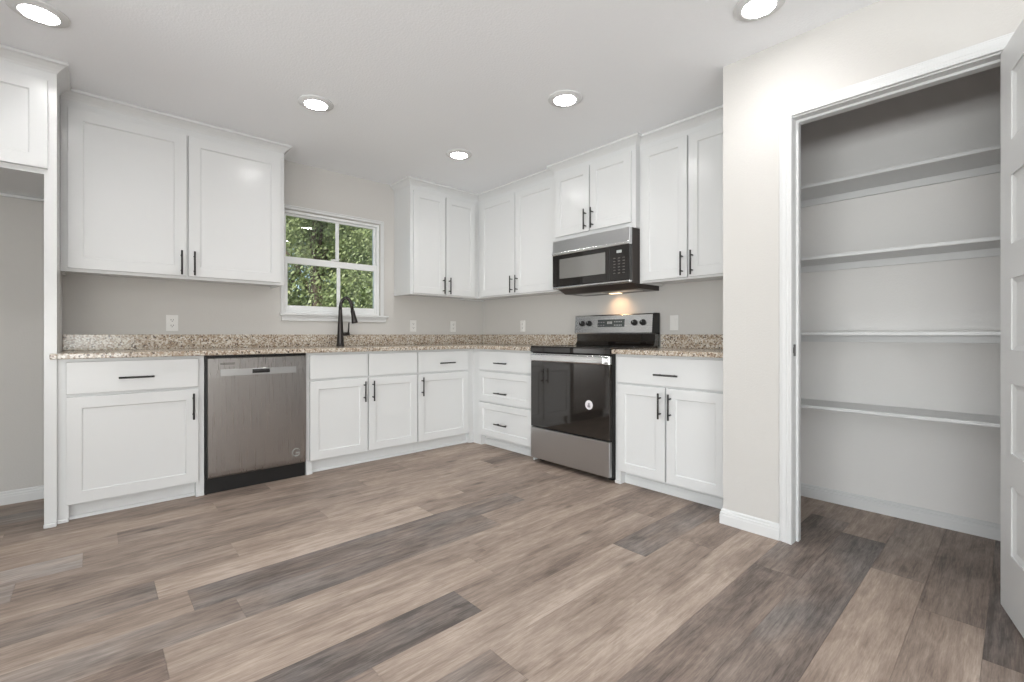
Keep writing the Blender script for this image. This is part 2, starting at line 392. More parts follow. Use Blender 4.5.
for n in range(n0, 24):
    y0 = ROW0 + n * PW; y1 = y0 + PW
    segs = []; x = .1; lst = rows.get(n, [])
    rnd = random.Random(n * 13 + 5)
    for xe, tn, cool in lst: segs.append((xe, x, tn, cool)); x = xe
    if not lst: x2 = x - rnd.uniform(.3, 1.2); segs.append((x2, x, rnd.choice((.6, .45, .3, .55)), rnd.random() * .6)); x = x2
    while x > -7.1:
        x2 = x - 1.22; segs.append((x2, x, rnd.choice((.66, .5, .55, .42, .3)), rnd.random() ** 2)); x = x2
    for a, b, tn, cool in segs: quads.append((max(a, -7.15), b, y0, min(y1, .1), tn, cool, rnd.random()))
bmf = bmesh.new(); cl = bmf.loops.layers.float_color.new('plank'); gp = .0004
for a, b, y0, y1, tn, cool, off in quads:
    if y0 >= .1: continue
    bx = bmesh.ops.create_cube(bmf, size=1)['verts']
    for v in bx:
        v.co = Vector((a + gp if v.co.x < 0 else b - gp, y0 + gp if v.co.y < 0 else y1 - gp, -.004 if v.co.z < 0 else 0))
    for fc in {fc for v in bx for fc in v.link_faces}:
        for lp in fc.loops: lp[cl] = (tn, cool, off, 1)
bx = bmesh.ops.create_cube(bmf, size=1)['verts']
for v in bx: v.co = Vector((-7.15 if v.co.x < 0 else .1, -7.75 if v.co.y < 0 else .1, -.12 if v.co.z < 0 else -.004))
for fc in {fc for v in bx for fc in v.link_faces}:
    for lp in fc.loops: lp[cl] = (.12, 0, 0, 1)
me = bpy.data.meshes.new('floor'); bmf.to_mesh(me); bmf.free(); me.materials.append(M['floor'])
fl = bpy.data.objects.new('floor', me); COL.objects.link(fl); struct(fl)

# ------------------------------------------------------------ room shell
WT = .12
WX0, WX1, WZ0, WZ1 = -2.108, -1.250, 1.192, 2.055     # kitchen window opening
g = G(); g.box(-7.12, WX0, 0, WT, 0, CEIL); g.box(WX1, .12, 0, WT, 0, CEIL); g.box(WX0, WX1, 0, WT, 0, WZ0); g.box(WX0, WX1, 0, WT, WZ1, CEIL)
struct(g.build('wall_back', 'wall'))
g = G(); g.box(0, .12, -3.005, 0, 0, CEIL); struct(g.build('wall_right', 'wall'))
# pantry: return wall, front wall with its doorway, inside walls
PX = -.756; PI0, PI1 = -3.340, -4.060; PH = 2.065
g = G(); g.box(PX, .16, -3.005, -3.12, 0, CEIL)
struct(g.build('wall_pantry_side', 'wall'))
g = G(); g.box(PX, PX + .115, -3.1201, PI0 + .018, 0, CEIL); g.box(PX, PX + .115, PI1 - .018, -7.6, 0, CEIL); g.box(PX, PX + .115, PI0 + .018, PI1 - .018, PH + .018, CEIL)
struct(g.build('wall_front_pantry', 'wall'))
g = G(); g.box(.045, .16, -3.1201, -4.75, 0, CEIL); g.box(PX + .1151, .045, -4.63, -4.75, 0, CEIL); struct(g.build('wall_pantry_inside', 'pantry'))
g = G(); g.box(-7.15, .16, -7.75, .12, CEIL, CEIL + .12); struct(g.build('ceiling', 'ceiling'))
# far walls with glazing, behind the camera
g = G(); g.box(-7.12, -6.4, -7.6, -7.72, 0, CEIL); g.box(-2.8, PX + .115, -7.6, -7.72, 0, CEIL); g.box(-6.4, -2.8, -7.6, -7.72, 2.2, CEIL); struct(g.build('wall_front', 'wall'))
g = G(); g.box(-7.0, -7.12, -7.6, -6.4, 0, CEIL); g.box(-7.0, -7.12, -2.8, 0, 0, CEIL); g.box(-7.0, -7.12, -6.4, -2.8, 0, .4); g.box(-7.0, -7.12, -6.4, -2.8, 2.2, CEIL); struct(g.build('wall_left', 'wall'))
g = G(); g.box(-4.54, -4.425, 0, -2.0, 0, CEIL); struct(g.build('wall_left_light_block', 'wall'))  # unseen stub wall, added to shade the left cabinets from the side window
w2 = G(); fx = [-6.4, -5.2, -4.0, -2.8]
for i in range(3):
    a, b = fx[i], fx[i + 1]
    w2.box(a, a + .06, -7.64, -7.69, 0, 2.2); w2.box(b - .06, b, -7.64, -7.69, 0, 2.2); w2.box(a + .06, b - .06, -7.64, -7.69, 0, .1); w2.box(a + .06, b - .06, -7.64, -7.69, 2.12, 2.2)
o = struct(w2.build('window_2', 'vinyl')); gg = G(); gg.box(-6.34, -2.86, -7.66, -7.664, .1, 2.12); struct(gg.build('pane', 'glass', o))
w3 = G()
for a, b in ((-6.4, -4.6), (-4.6, -2.8)):
    w3.box(-7.04, -7.09, a, a + .06, .4, 2.2); w3.box(-7.04, -7.09, b - .06, b, .4, 2.2); w3.box(-7.04, -7.09, a + .06, b - .06, .4, .46); w3.box(-7.04, -7.09, a + .06, b - .06, 2.14, 2.2)
o = struct(w3.build('window_3', 'vinyl')); gg = G(); gg.box(-7.06, -7.064, -6.34, -2.86, .46, 2.14); struct(gg.build('pane', 'glass', o))

# baseboards: stepped profile, out of the wall
BB = [(0, 0), (.0135, 0), (.0135, .046), (.012, .050), (.012, .060), (.008, .064), (.008, .074), (.003, .080), (0, .080)]
g = G(); g.sweep([(-7.0, 0), (-4.54, 0), (-4.54, -2.0), (-4.425, -2.0), (-4.425, -.70)], BB); g.sweep([(-4.37, 0), (-3.457, 0)], BB); struct(g.build('baseboard_back', 'trim'))
g = G(); g.sweep([(PX + .12, -3.005), (PX, -3.005), (PX, -3.283)], BB); struct(g.build('baseboard_pantry_corner', 'trim'))
g = G(); g.sweep([(PX, -4.126), (PX, -7.6)], BB); struct(g.build('baseboard_right', 'trim'))
g = G(); g.sweep([(.045, -3.1201), (.045, -4.63)], BB); struct(g.build('baseboard_pantry', 'trim'))
# pantry casing, jamb, stop
def cas(prof, g, y0, y1, ztop, side):
    pass
CP = [(0, .0), (.006, .0), (.009, .006), (.009, .012), (.012, .016), (.012, .036), (.015, .040), (.015, .052), (.018, .056), (.018, .066), (.0, .066)]
# (out from wall, distance from inner edge reversed)
def casing(g, yi0, yi1, zt):
    """three mitred lengths of moulding around the doorway; distance runs outward from the opening"""
    pr = [(o, .057 - dd * .057 / .066) for o, dd in CP]
    pts = [(yi0, 0, 1, 0), (yi0, zt, 1, 1), (yi1, zt, -1, 1), (yi1, 0, -1, 0)]
    rings = [[g.bm.verts.new((PX - o, y + sy * d, z + sz * d)) for o, d in pr] for y, z, sy, sz in pts]
    k = len(pr)
    for a, b in zip(rings, rings[1:]):
        for j in range(k): g.bm.faces.new((a[j], a[(j + 1) % k], b[(j + 1) % k], b[j]))
    g.bm.faces.new(rings[0]); g.bm.faces.new(rings[-1][::-1])
g = G(); casing(g, PI0 + .001, PI1 - .006, PH + .006); t1 = struct(g.build('trim_1', 'trim'))
g = G()
g.box(PX - .001, PX + .1155, PI0 + .018, PI0, 0, PH); g.box(PX - .001, PX + .1155, PI1, PI1 - .018, 0, PH); g.box(PX - .001, PX + .1155, PI0 + .018, PI1 - .018, PH, PH + .018)
g.box(PX + .045, PX + .080, PI0, PI0 - .011, 0, PH); g.box(PX + .045, PX + .080, PI1, PI1 + .011, 0, PH); g.box(PX + .045, PX + .080, PI0 - .011, PI1 + .011, PH, PH - .011)
t2 = struct(g.build('trim_2', 'trim'))
g = G(); g.box(PX + .006, PX + .034, PI0 - .0005, PI0 - .0025, .910, .967, .0006); g.box(PX + .000, PX + .006, PI0 - .0005, PI0 - .0025, .925, .952, .0006)
sp = g.build('strike_plate', 'bronze', t2)

# pantry door leaf, five recessed panels, swung open past square
dl = bpy.data.objects.new('door_1', None); COL.objects.link(dl); dl.location = (-.764, -4.048, 0.012); struct(dl)
dirv = Vector((-.24, -.059)).normalized(); dl.rotation_euler = (0, 0, math.atan2(dirv.y, dirv.x)); WORLD[dl.name] = Vector((0, 0, 0))
LW, LH = .655, 2.047
g = G(); zr = [.235 - .012, .480 - .012, .595 - .012, .842 - .012, .960 - .012, 1.212 - .012, 1.334 - .012, 1.575 - .012, 1.70 - .012, 1.942 - .012]
e = .0015; us = [e, .115, LW - .115, LW - e]; zs = [e] + zr + [LH - e]
holes = {(1, j) for j in (1, 3, 5, 7, 9)}
# visible face looks to -y side of the local frame reversed: local +y after rotation is the side away; build both faces
panel_slab(g, lambda u, d, z: (u, -d, z), 0, LW, 0, LH, 0, .0175, us, zs, holes, .010, .018)
panel_slab(g, lambda u, d, z: (u, d, z), 0, LW, 0, LH, 0, .0175, us, zs, holes, .010, .018)
leaf = g.build('door_leaf', 'trim', dl)
g = G()
for sgn in (-1, 1):
    g.lathe([(.026, .0175 * sgn), (.026, .024 * sgn), (.010, .027 * sgn), (.010, .045 * sgn), (.026, .055 * sgn), (.028, .066 * sgn), (.018, .078 * sgn), (0.0, .080 * sgn)], (LW - .06, 0, .93), 20, 'Y')
g.build('door_knob', 'bronze', dl)
for hz in (.2, 1.0, 1.82):
    g = G(); g.tube([(-.004, .019, hz - .045), (-.004, .019, hz + .045)], .006, 8); g.build('hinge', 'bronze', dl)

# ------------------------------------------------------------ kitchen window (window_1)
win = bpy.data.objects.new('window_1', None); COL.objects.link(win); win.location = (-1.665, 0, WZ0); struct(win); WORLD[win.name] = Vector(win.location)
g = G(); m = .022
g.box(WX0, WX0 + m, .02, .11, WZ0, WZ1, .002); g.box(WX1 - m, WX1, .02, .11, WZ0, WZ1, .002); g.box(WX0 + m, WX1 - m, .02, .11, WZ0, WZ0 + m, .002); g.box(WX0 + m, WX1 - m, .02, .11, WZ1 - m, WZ1, .002)
g.build('frame', 'vinyl', win)
def sash(z0, z1, yc, stl, rb, rt, name):
    g = G(); a, b = WX0 + m, WX1 - m
    g.box(a, a + stl, yc - .014, yc + .014, z0, z1, .002); g.box(b - stl, b, yc - .014, yc + .014, z0, z1, .002)
    g.box(a + stl, b - stl, yc - .014, yc + .014, z0, z0 + rb, .002); g.box(a + stl, b - stl, yc - .014, yc + .014, z1 - rt, z1, .002)
    s = g.build(name, 'vinyl', win)
    g = G(); g.box(a + stl - .004, b - stl + .004, yc - .003, yc + .001, z0 + rb - .004, z1 - rt + .004); g.build('pane', 'glass', s)
    g = G(); xm = (a + b) / 2 + .045; g.box(xm - .016, xm + .016, yc - .011, yc - .0035, z0 + rb, z1 - rt, .002); g.build('muntin', 'vinyl', s)
sash(1.632, WZ1 - m, .070, .017, .033, .016, 'upper_sash')
sash(WZ0 + m, 1.668, .040, .023, .046, .056, 'lower_sash')
g = G(); g.box(-1.70, -1.64, .018, .040, 1.669, 1.684, .003); g.box(-1.665, -1.625, .012, .026, 1.684, 1.690, .002); g.build('sash_lock', 'vinyl', win)
# flat casing with a raised outer bead, stool and apron
g = G()
c0, c1, zt = WX0 + .010, WX1 + .004, WZ1 + .004
for (a, b, za, zb) in ((c0 - .028, c0, WZ0 + .0, zt + .028), (c1, c1 + .028, WZ0, zt + .028), (c0, c1, zt, zt + .028)): g.box(a, b, -.012, 0, za, zb, .002)
for (a, b, za, zb) in ((c0 - .028, c0 - .018, WZ0, zt + .028), (c1 + .018, c1 + .028, WZ0, zt + .028), (c0 - .018, c1 + .018, zt + .018, zt + .028)): g.box(a, b, -.018, -.012, za, zb, .002)
g.build('casing', 'trim', win)
g = G(); g.box(-2.138, -1.178, -.042, 0, 1.174, 1.192, .004, None, 2); g.build('stool', 'trim', win)
g = G(); g.box(-2.122, -1.194, -.018, 0, 1.130, 1.174, .003); g.box(-2.122, -1.194, -.026, -.018, 1.160, 1.174, .002); g.build('apron', 'trim', win)

# ------------------------------------------------------------ base cabinets
DF = .610; TZ = .092; TOP = .883
def base_body(f, u0, u1, t, feet, toe_d=.565, shoe=True):
    g = G(); g.box(u0 + .0005, u1 - .0005, .003, DF, TZ, TOP, .0, f)
    for a, b in feet: g.box(a, b, .003, DF, 0, TZ, 0, f); g.box(a - .0, b + .0, DF, DF + .010, 0, .020, .003, f)
    g.build('body', 'cabinet', t)
    ft = sorted(feet); a = u0 + .001 if not ft or ft[0][0] > u0 + .01 else ft[0][1]; b = u1 - .001 if not ft or ft[-1][1] < u1 - .01 else ft[-1][0]
    g = G(); g.box(a, b, toe_d - .02, toe_d, 0, TZ, 0, f)
    g.prism([(toe_d, 0), (toe_d + .014, 0), (toe_d + .013, .008), (toe_d + .007, .016), (toe_d, .018)], a, b, lambda r, p, q: f(r, p, q))
    g.build('toe_kick', 'cabinet', t)
# left base cabinet
t = thing('base_cabinet', 'white shaker base cabinet left of the dishwasher, one wide drawer over one wide door', 'cabinet', (-3.076, -.305, 0))
base_body(FA, -3.4075, -2.745, t, [(-3.4072, -3.362), (-2.789, -2.7455)])
d = slab(FA, -3.373, -2.778, .690, .866, DF + .001, 'drawer', t); pull(FA, -3.078, DF + .021, .770, False, d)
d = shaker(FA, -3.373, -2.778, .095, .675, DF + .001, .062, 'door', t); pull(FA, -2.806, DF + .021, .572, True, d)
# sink base
t = thing('sink_base_cabinet', 'white sink base cabinet under the faucet, two blank panels over two doors', 'cabinet', (-1.67, -.305, 0))
base_body(FA, -2.125, -1.2155, t, [(-2.1245, -2.082)])
slab(FA, -2.103, -1.667, .690, .866, DF + .001, 'false_drawer_front', t); slab(FA, -1.655, -1.222, .690, .866, DF + .001, 'false_drawer_front', t)
d = shaker(FA, -2.103, -1.667, .100, .675, DF + .001, .060, 'door', t); pull(FA, -1.697, DF + .021, .572, True, d)
d = shaker(FA, -1.655, -1.222, .100, .675, DF + .001, .060, 'door', t); pull(FA, -1.625, DF + .021, .572, True, d)
# corner-side base
t = thing('base_cabinet', 'white base cabinet right of the sink doors, one drawer over one door, by the corner', 'cabinet', (-.93, -.305, 0))
base_body(FA, -1.215, -.6105, t, [(-.655, -.611)])
d = slab(FA, -1.210, -.676, .690, .866, DF + .001, 'drawer', t); pull(FA, -.930, DF + .021, .764, False, d)
d = shaker(FA, -1.210, -.676, .100, .675, DF + .001, .060, 'door', t); pull(FA, -1.178, DF + .021, .570, True, d)
# three-drawer base on the range wall
t = thing('drawer_cabinet', 'white three-drawer base cabinet between the room corner and the range', 'cabinet', (-.305, -1.02, 0))
g = G(); g.box(.003, 1.434, .003, DF, TZ, TOP, 0, FB); g.box(.6105, .735, .003, DF, 0, TZ, 0, FB); g.box(1.427, 1.434, .003, DF, 0, TZ, 0, FB); g.box(1.422, 1.436, DF, DF + .012, 0, .022, .003, FB); g.build('body', 'cabinet', t)
g = G(); g.box(.735, 1.427, .53, .55, 0, TZ, 0, FB); g.prism([(.55, 0), (.565, 0), (.563, .03), (.556, .05), (.55, .052)], .735, 1.427, lambda r, p, q: FB(r, p, q)); g.build('toe_kick', 'cabinet', t)
d = slab(FB, .728, 1.412, .696, .866, DF + .001, 'drawer', t); pull(FB, 1.055, DF + .021, .764, False, d)
d = shaker(FB, .728, 1.412, .412, .681, DF + .001, .055, 'drawer', t, rail_z=.055); pull(FB, 1.055, DF + .021, .500, False, d)
d = shaker(FB, .728, 1.412, .100, .398, DF + .001, .055, 'drawer', t, rail_z=.055); pull(FB, 1.055, DF + .021, .228, False, d)
# right base
t = thing('base_cabinet', 'white base cabinet right of the range, one wide drawer over a pair of doors', 'cabinet', (-.305, -2.6, 0))
g = G(); g.box(2.214, 3.003, .003, DF, TZ, TOP, 0, FB); g.box(2.2145, 2.256, .003, DF, 0, TZ, 0, FB); g.box(2.212, 2.260, DF, DF + .010, 0, .020, .003, FB); g.build('body', 'cabinet', t)
g = G(); g.box(2.256, 3.003, .53, .55, 0, TZ, 0, FB); g.prism([(.55, 0), (.565, 0), (.563, .035), (.556, .055), (.55, .058)], 2.256, 3.003, lambda r, p, q: FB(r, p, q)); g.build('toe_kick', 'cabinet', t)
d = slab(FB, 2.236, 2.980, .692, .868, DF + .001, 'drawer', t); pull(FB, 2.612, DF + .021, .762, False, d)
d = shaker(FB, 2.240, 2.592, .092, .680, DF + .001, .060, 'door', t); pull(FB, 2.564, DF + .021, .568, True, d)
d = shaker(FB, 2.602, 2.970, .092, .680, DF + .001, .060, 'door', t); pull(FB, 2.632, DF + .021, .568, True, d)

# ------------------------------------------------------------ granite worktops with upstand
CB, CT = .8835, .914; CD = .662
t = thing('countertop', 'speckled brown granite countertop along the window wall, turning the corner to the range', 'countertop', (-1.7, -.32, CB))
g = G(); g.box(-3.4064, -.0025, -.0025, -.60, CB, CT, 0); g.box(-3.4064, -.610, -.6125, -CD, CB, CT, .004); g.box(-3.434, -3.4064, -.6415, -CD, CB, CT, .004); g.box(-3.4064, -.60, -.60, -.6125, CB, CT)
g.box(-.0025, -.60, -.60, -1.438, CB, CT, 0); g.box(-.60, -CD, -.62, -1.438, CB, CT, .004); g.build('slab', 'granite', t)
g = G(); g.box(-3.4064, -.0025, -.0025, -.022, CT, 1.016, .002); g.box(-.0025, -.022, -.022, -1.438, CT, 1.016, .002); g.build('upstand', 'granite', t)
t = thing('countertop', 'short speckled granite countertop between the range and the pantry wall', 'countertop', (-.32, -2.6, CB))
g = G(); g.box(-.0025, -.60, -2.213, -3.003, CB, CT, 0); g.box(-.60, -CD, -2.213, -3.003, CB, CT, .004); g.build('slab', 'granite', t)
g = G(); g.box(-.0025, -.022, -2.213, -3.003, CT, 1.016, .002); g.build('upstand', 'granite', t)

# ------------------------------------------------------------ wall cabinets
def crown_prof(): 
    zb = CEIL - .060
    return [(-.004, zb), (.001, zb), (.006, zb + .010), (.016, zb + .022), (.034, zb + .038), (.043, zb + .042), (.046, zb + .044), (.046, CEIL - .001), (-.004, CEIL - .001)]
UB, UD = 1.388, .305
def crown(path, t, g0=None, g1=None):
    g = G(); g.sweep(path, crown_prof(), g0, g1); return g.build('crown_moulding', 'cabinet', t)
def upper_body(f, u0, u1, t, zb=UB, dep=UD):
    # carcass with a recessed underside behind the face frame
    g = G(); g.box(u0, u1, .003, dep - .019, zb + .014, CEIL - .002, 0, f); g.box(u0, u1, dep - .019, dep, zb, CEIL - .002, 0, f)
    g.box(u0, u0 + .016, .003, dep - .019, zb, zb + .014, 0, f); g.box(u1 - .016, u1, .003, dep - .019, zb, zb + .014, 0, f); g.build('body', 'cabinet', t)
t = thing('wall_cabinet', 'large white two-door wall cabinet left of the window', 'cabinet', (-2.795, -.15, UB))
upper_body(FA, -3.406, -2.187, t)
d = shaker(FA, -3.375, -2.800, 1.407, 2.352, UD + .001, .066, 'door', t); pull(FA, -2.830, UD + .021, 1.492, True, d)
d = shaker(FA, -2.789, -2.214, 1.407, 2.352, UD + .001, .066, 'door', t); pull(FA, -2.759, UD + .021, 1.492, True, d)
crown([(-3.4055, -UD), (-2.187, -UD), (-2.187, -.003)], t)
t = thing('wall_cabinet', 'white two-door wall cabinet right of the window, in the room corner', 'cabinet', (-.7, -.15, UB))
upper_body(FA, -1.104, -.3065, t)
d = shaker(FA, -1.076, -.728, 1.400, 2.352, UD + .001, .060, 'door', t); pull(FA, -.757, UD + .021, 1.488, True, d)
d = shaker(FA, -.716, -.362, 1.400, 2.352, UD + .001, .060, 'door', t); pull(FA, -.688, UD + .021, 1.488, True, d)
crown([(-1.104, -.003), (-1.104, -UD), (-UD - .0005, -UD)], t, None, (-UD, -1.0))
t = thing('wall_cabinet', 'white two-door wall cabinet between the corner and the microwave', 'cabinet', (-.15, -.85, UB))
upper_body(FB, .003, 1.4095, t)
d = shaker(FB, .358, .878, 1.400, 2.352, UD + .001, .062, 'door', t); pull(FB, .848, UD + .021, 1.490, True, d)
d = shaker(FB, .889, 1.392, 1.400, 2.352, UD + .001, .062, 'door', t); pull(FB, .920, UD + .021, 1.490, True, d)
crown([(-UD, -UD - .0005), (-UD, -1.4095)], t, (-1.0, -UD), None)
MD = .355
t = thing('wall_cabinet', 'short white two-door wall cabinet directly above the microwave', 'cabinet', (-.17, -1.8, 1.79))
upper_body(FB, 1.4105, 2.2095, t, 1.792, MD)
d = shaker(FB, 1.438, 1.797, 1.835, 2.352, MD + .001, .060, 'door', t); pull(FB, 1.769, MD + .021, 1.925, True, d)
d = shaker(FB, 1.808, 2.178, 1.835, 2.352, MD + .001, .060, 'door', t); pull(FB, 1.838, MD + .021, 1.925, True, d)
crown([(-UD + .0, -1.4105), (-MD, -1.4105), (-MD, -2.2095), (-UD, -2.2095)], t)
t = thing('wall_cabinet', 'tall white two-door wall cabinet between the microwave and the pantry wall', 'cabinet', (-.15, -2.6, UB))
upper_body(FB, 2.2105, 3.003, t)
d = shaker(FB, 2.235, 2.582, 1.402, 2.352, UD + .001, .062, 'door', t); pull(FB, 2.552, UD + .021, 1.492, True, d)
d = shaker(FB, 2.593, 2.978, 1.402, 2.352, UD + .001, .062, 'door', t); pull(FB, 2.622, UD + .021, 1.492, True, d)
crown([(-UD, -2.2105), (-UD, -3.003)], t)
# refrigerator enclosure
FD = .640
t = thing('refrigerator_enclosure', 'white floor-to-ceiling side panel and overhead cabinet framing the empty refrigerator space', 'cabinet', (-3.9, -.3, 0))
g = G(); g.box(-3.455, -3.4074, -.003, -FD, 0, CEIL - .002); g.box(-3.457, -3.4072, -FD, -FD - .018, 0, .022, .004); g.build('side_panel', 'cabinet', t)
g = G(); g.box(-4.42, -4.372, -.003, -FD, 0, CEIL - .002); g.build('side_panel', 'cabinet', t)
g = G(); g.box(-4.372, -3.455, -.003, -FD, 1.855, CEIL - .002); g.build('overhead_body', 'cabinet', t)
g = G(); g.box(-4.372, -3.455, -.001, -.020, 1.838, 1.8549, .003); g.build('cleat', 'cabinet', t)
d = shaker(FA, -4.39, -3.925, 1.882, 2.345, FD + .001, .066, 'door', t)
d = shaker(FA, -3.912, -3.441, 1.882, 2.345, FD + .001, .066, 'door', t)
crown([(-4.42, -FD), (-3.4072, -FD), (-3.4072, -UD - .048)], t)

# ------------------------------------------------------------ dishwasher
t = thing('dishwasher', 'stainless steel dishwasher with a black toe base in the window-wall run', 'dishwasher', (-2.435, -.3, 0))
g = G(); g.box(-2.740, -2.130, -.01, -.600, .10, .876); g.box(-2.740, -2.130, -.600, -.612, .10, .876); g.build('tub_body', 'blackplastic', t)
g = G()
prof = [(.612, .105), (.640, .105), (.648, .115), (.650, .14), (.650, .74), (.647, .80), (.645, .862), (.641, .866), (.612, .866)]
g.prism(prof, -2.731, -2.138, lambda r, p, q: FA(r, p, q))
door = g.build('door', 'steelv', t)
g = G(); g.box(-2.665, -2.205, -.6475, -.6515, .747, .792, .002); gr = g.build('grip_recess_strip', 'steel', door)
g = G(); g.box(-2.485, -2.375, -.6520, -.6545, .751, .790, .001); g.build('grip_lip', 'steel', door)
g = G(); g.prism([(.6546, .760), (.662, .760), (.664, .772), (.6546, .786)], -2.482, -2.378, lambda r, p, q: FA(r, p, q)); g.build('grip', 'blackplastic', door)
for k in range(2):
    g = G(); g.box(-2.664, -2.582, -.6455, -.6475, .8225 + k * .007, .8255 + k * .007); g.build('vent_slot', 'slot', door)
g = G(); g.tube([(-2.206 + .026 * math.cos(a), -.6515, .186 + .026 * math.sin(a)) for a in [math.radians(x) for x in range(30, 345, 15)]], .0022, 6)
g.box(-2.206, -2.183, -.650, -.652, .180, .186); g.build('sticker', 'digits', door)
g = G(); g.box(-2.738, -2.132, -.01, -.600, 0, .10); g.box(-2.738, -2.132, -.600, -.604, .0, .10); g.build('toe_base', 'blackplastic', t)
g = G(); g.box(-2.7405, -2.1295, -.58, -.616, .8665, .8815); g.box(-2.7415, -2.7315, -.58, -.616, .0, .8665); g.build('gasket', 'blackplastic', t)

# ------------------------------------------------------------ range
RU0, RU1 = 1.4400, 2.2095
t = thing('electric_range', 'freestanding stainless electric range with black glass oven door and rear control panel', 'oven', (-.33, -1.824, 0))
g = G(); g.box(RU0, RU1, .03, .640, .03, .900, 0, FB)
for a in (RU0 + .03, RU1 - .07):
    for b in (.08, .55): g.box(a, a + .04, b, b + .04, 0, .03, 0, FB)
g.build('body', 'blackplastic', t)
g = G(); g.box(RU0 - .001, RU1 + .002, .055, .665, .9145, .926, .004, FB, 2); g.box(RU0, RU1, .055, .655, .900, .9145, 0, FB)
g.prism([(.655, .872), (.668, .880), (.668, .9145), (.655, .9145)], RU0 + .001, RU1 - .001, lambda r, p, q: FB(r, p, q)); ct = g.build('cooktop', 'blackglass', t)
for (bu, bd, br) in ((RU0 + .19, .22, .08), (RU0 + .19, .48, .105), (RU1 - .19, .22, .105), (RU1 - .19, .48, .08)):
    g = G(); c = FB(bu, bd, .9262); g.lathe([(br - .004, 0), (br - .004, .0004), (br, .0004), (br, 0)], c, 40); g.build('burner_ring', 'display', ct)
dr = G(); dr.box(RU0 + .004, RU1 - .004, .640, .668, .288, .806, .003, FB); od = dr.build('oven_door', 'ovenglass', t)
g = G(); g.box(RU0 + .003, RU1 - .003, .640, .672, .806, .868, .004, FB); g.build('door_top_rail', 'steelbright', od)
g = G(); g.box(RU0 + .040, RU1 - .030, .690, .706, .812, .862, .006, FB, 2)
for a in (RU0 + .045, RU1 - .065): g.box(a, a + .03, .672, .692, .822, .852, .003, FB)
g.build('oven_handle', 'steelbright', od)
g = G(); g.box(RU0 + .004, RU1 - .004, .640, .670, .038, .280, .004, FB, 2); g.build('storage_drawer', 'steel', t)
c = FB(2.030, .669, .517)
g = G(); g.lathe([(.033, 0), (.033, -.0012)], c, 32, 'X'); st = g.build('sticker', 'sticker', od)
g = G(); g.box(c[0] - .0012, c[0] - .0020, c[1] - .007, c[1] + .007, c[2] - .013, c[2] + .014); g.box(c[0] - .0012, c[0] - .0020, c[1] - .012, c[1] + .012, c[2] - .017, c[2] - .003); g.build('print', 'stickergrey', st)
# backguard
g = G(); g.box(RU0 + .002, RU1 - .002, .025, .092, .926, 1.030, .002, FB); g.box(RU0 + .010, RU1 - .010, .090, .096, .935, .942, .001, FB); g.prism([(.092, .9265), (.115, .9265), (.094, .955)], RU0 + .004, RU1 - .004, lambda r, p, q: FB(r, p, q)); bgd = g.build('backguard_base', 'blackglass', t)
g = G(); prof = [(.024, 1.022), (.116, 1.022), (.118, 1.032), (.104, 1.172), (.096, 1.180), (.024, 1.180)]
g.prism(prof, RU0 - .004, RU1 - .012, lambda r, p, q: FB(r, p, q)); cp = g.build('control_panel', 'steelbright', t)
g = G(); g.prism([(.023, 1.020), (.117, 1.020), (.119, 1.032), (.104, 1.174), (.096, 1.1825), (.023, 1.1825)], RU1 - .0115, RU1 - .002, lambda r, p, q: FB(r, p, q)); g.build('end_cap', 'blackplastic', t)
def onp(z): return .118 - (z - 1.032) * .1   # sloped face of the control panel
for u in (1.518, 1.593, 2.040, 2.116):
    z = 1.110; c = FB(u, onp(z), z)
    g = G(); g.lathe([(.0245, .002), (.0245, -.004), (.020, -.008), (.018, -.024), (.0, -.025)], c, 24, 'X'); kb = g.build('knob', 'blackplastic', cp)
    g = G(); g.box(c[0] - .0245, c[0] - .0265, c[1] - .002, c[1] + .002, c[2] + .002, c[2] + .016); g.build('pointer', 'digits', kb)
def slopeplate(u0, u1, z0, z1, off, name, mat, par):
    g = G(); g.prism([(onp(z0), z0), (onp(z0) + off, z0), (onp(z1) + off, z1), (onp(z1), z1)], u0, u1, lambda r, p, q: FB(r, p, q)); return g.build(name, mat, par)
dp = slopeplate(1.684, 1.948, 1.078, 1.140, .002, 'display', 'display', cp)
for k in range(4):   # clock segments and key marks
    slopeplate(1.782 + k * .013, 1.790 + k * .013, 1.103, 1.123, .003, 'digit', 'digits', dp)
for k in range(5):
    for j in range(2): slopeplate(1.850 + k * .016, 1.858 + k * .016, 1.088 + j * .028, 1.096 + j * .028, .003, 'key_mark', 'digits', dp)
for k in range(3):
    for j in range(2): slopeplate(1.690 + k * .025, 1.702 + k * .025, 1.090 + j * .025, 1.095 + j * .025, .003, 'key_mark', 'stickergrey', dp)

# ------------------------------------------------------------ microwave
MU0, MU1 = 1.4560, 2.2040; MF = .425
t = thing('microwave', 'stainless and black over-the-range microwave mounted under the short cabinet', 'microwave', (-.2, -1.837, 1.36))
g = G(); g.box(MU0, MU1, .004, MF - .035, 1.392, 1.790, .002, FB); g.build('case', 'mwbody', t)
g = G(); g.prism([(.004, 1.356), (.28, 1.356), (MF - .06, 1.392), (.004, 1.392)], MU0 + .012, MU1 - .012, lambda r, p, q: FB(r, p, q)); un = g.build('underside', 'mwbody', t)
g = G(); g.box(MU0 + .10, MU0 + .36, .14, .24, 1.352, 1.3555, .001, FB); g.build('grease_filter', 'steel', un)
g = G(); g.box(MU0 + .42, MU0 + .68, .14, .24, 1.352, 1.3555, .001, FB); g.build('grease_filter', 'steel', un)
g = G(); g.box(MU1 - .42, MU1 - .32, .050, .095, 1.352, 1.3555, .001, FB); g.build('cooktop_lamp', 'warmlamp', un)
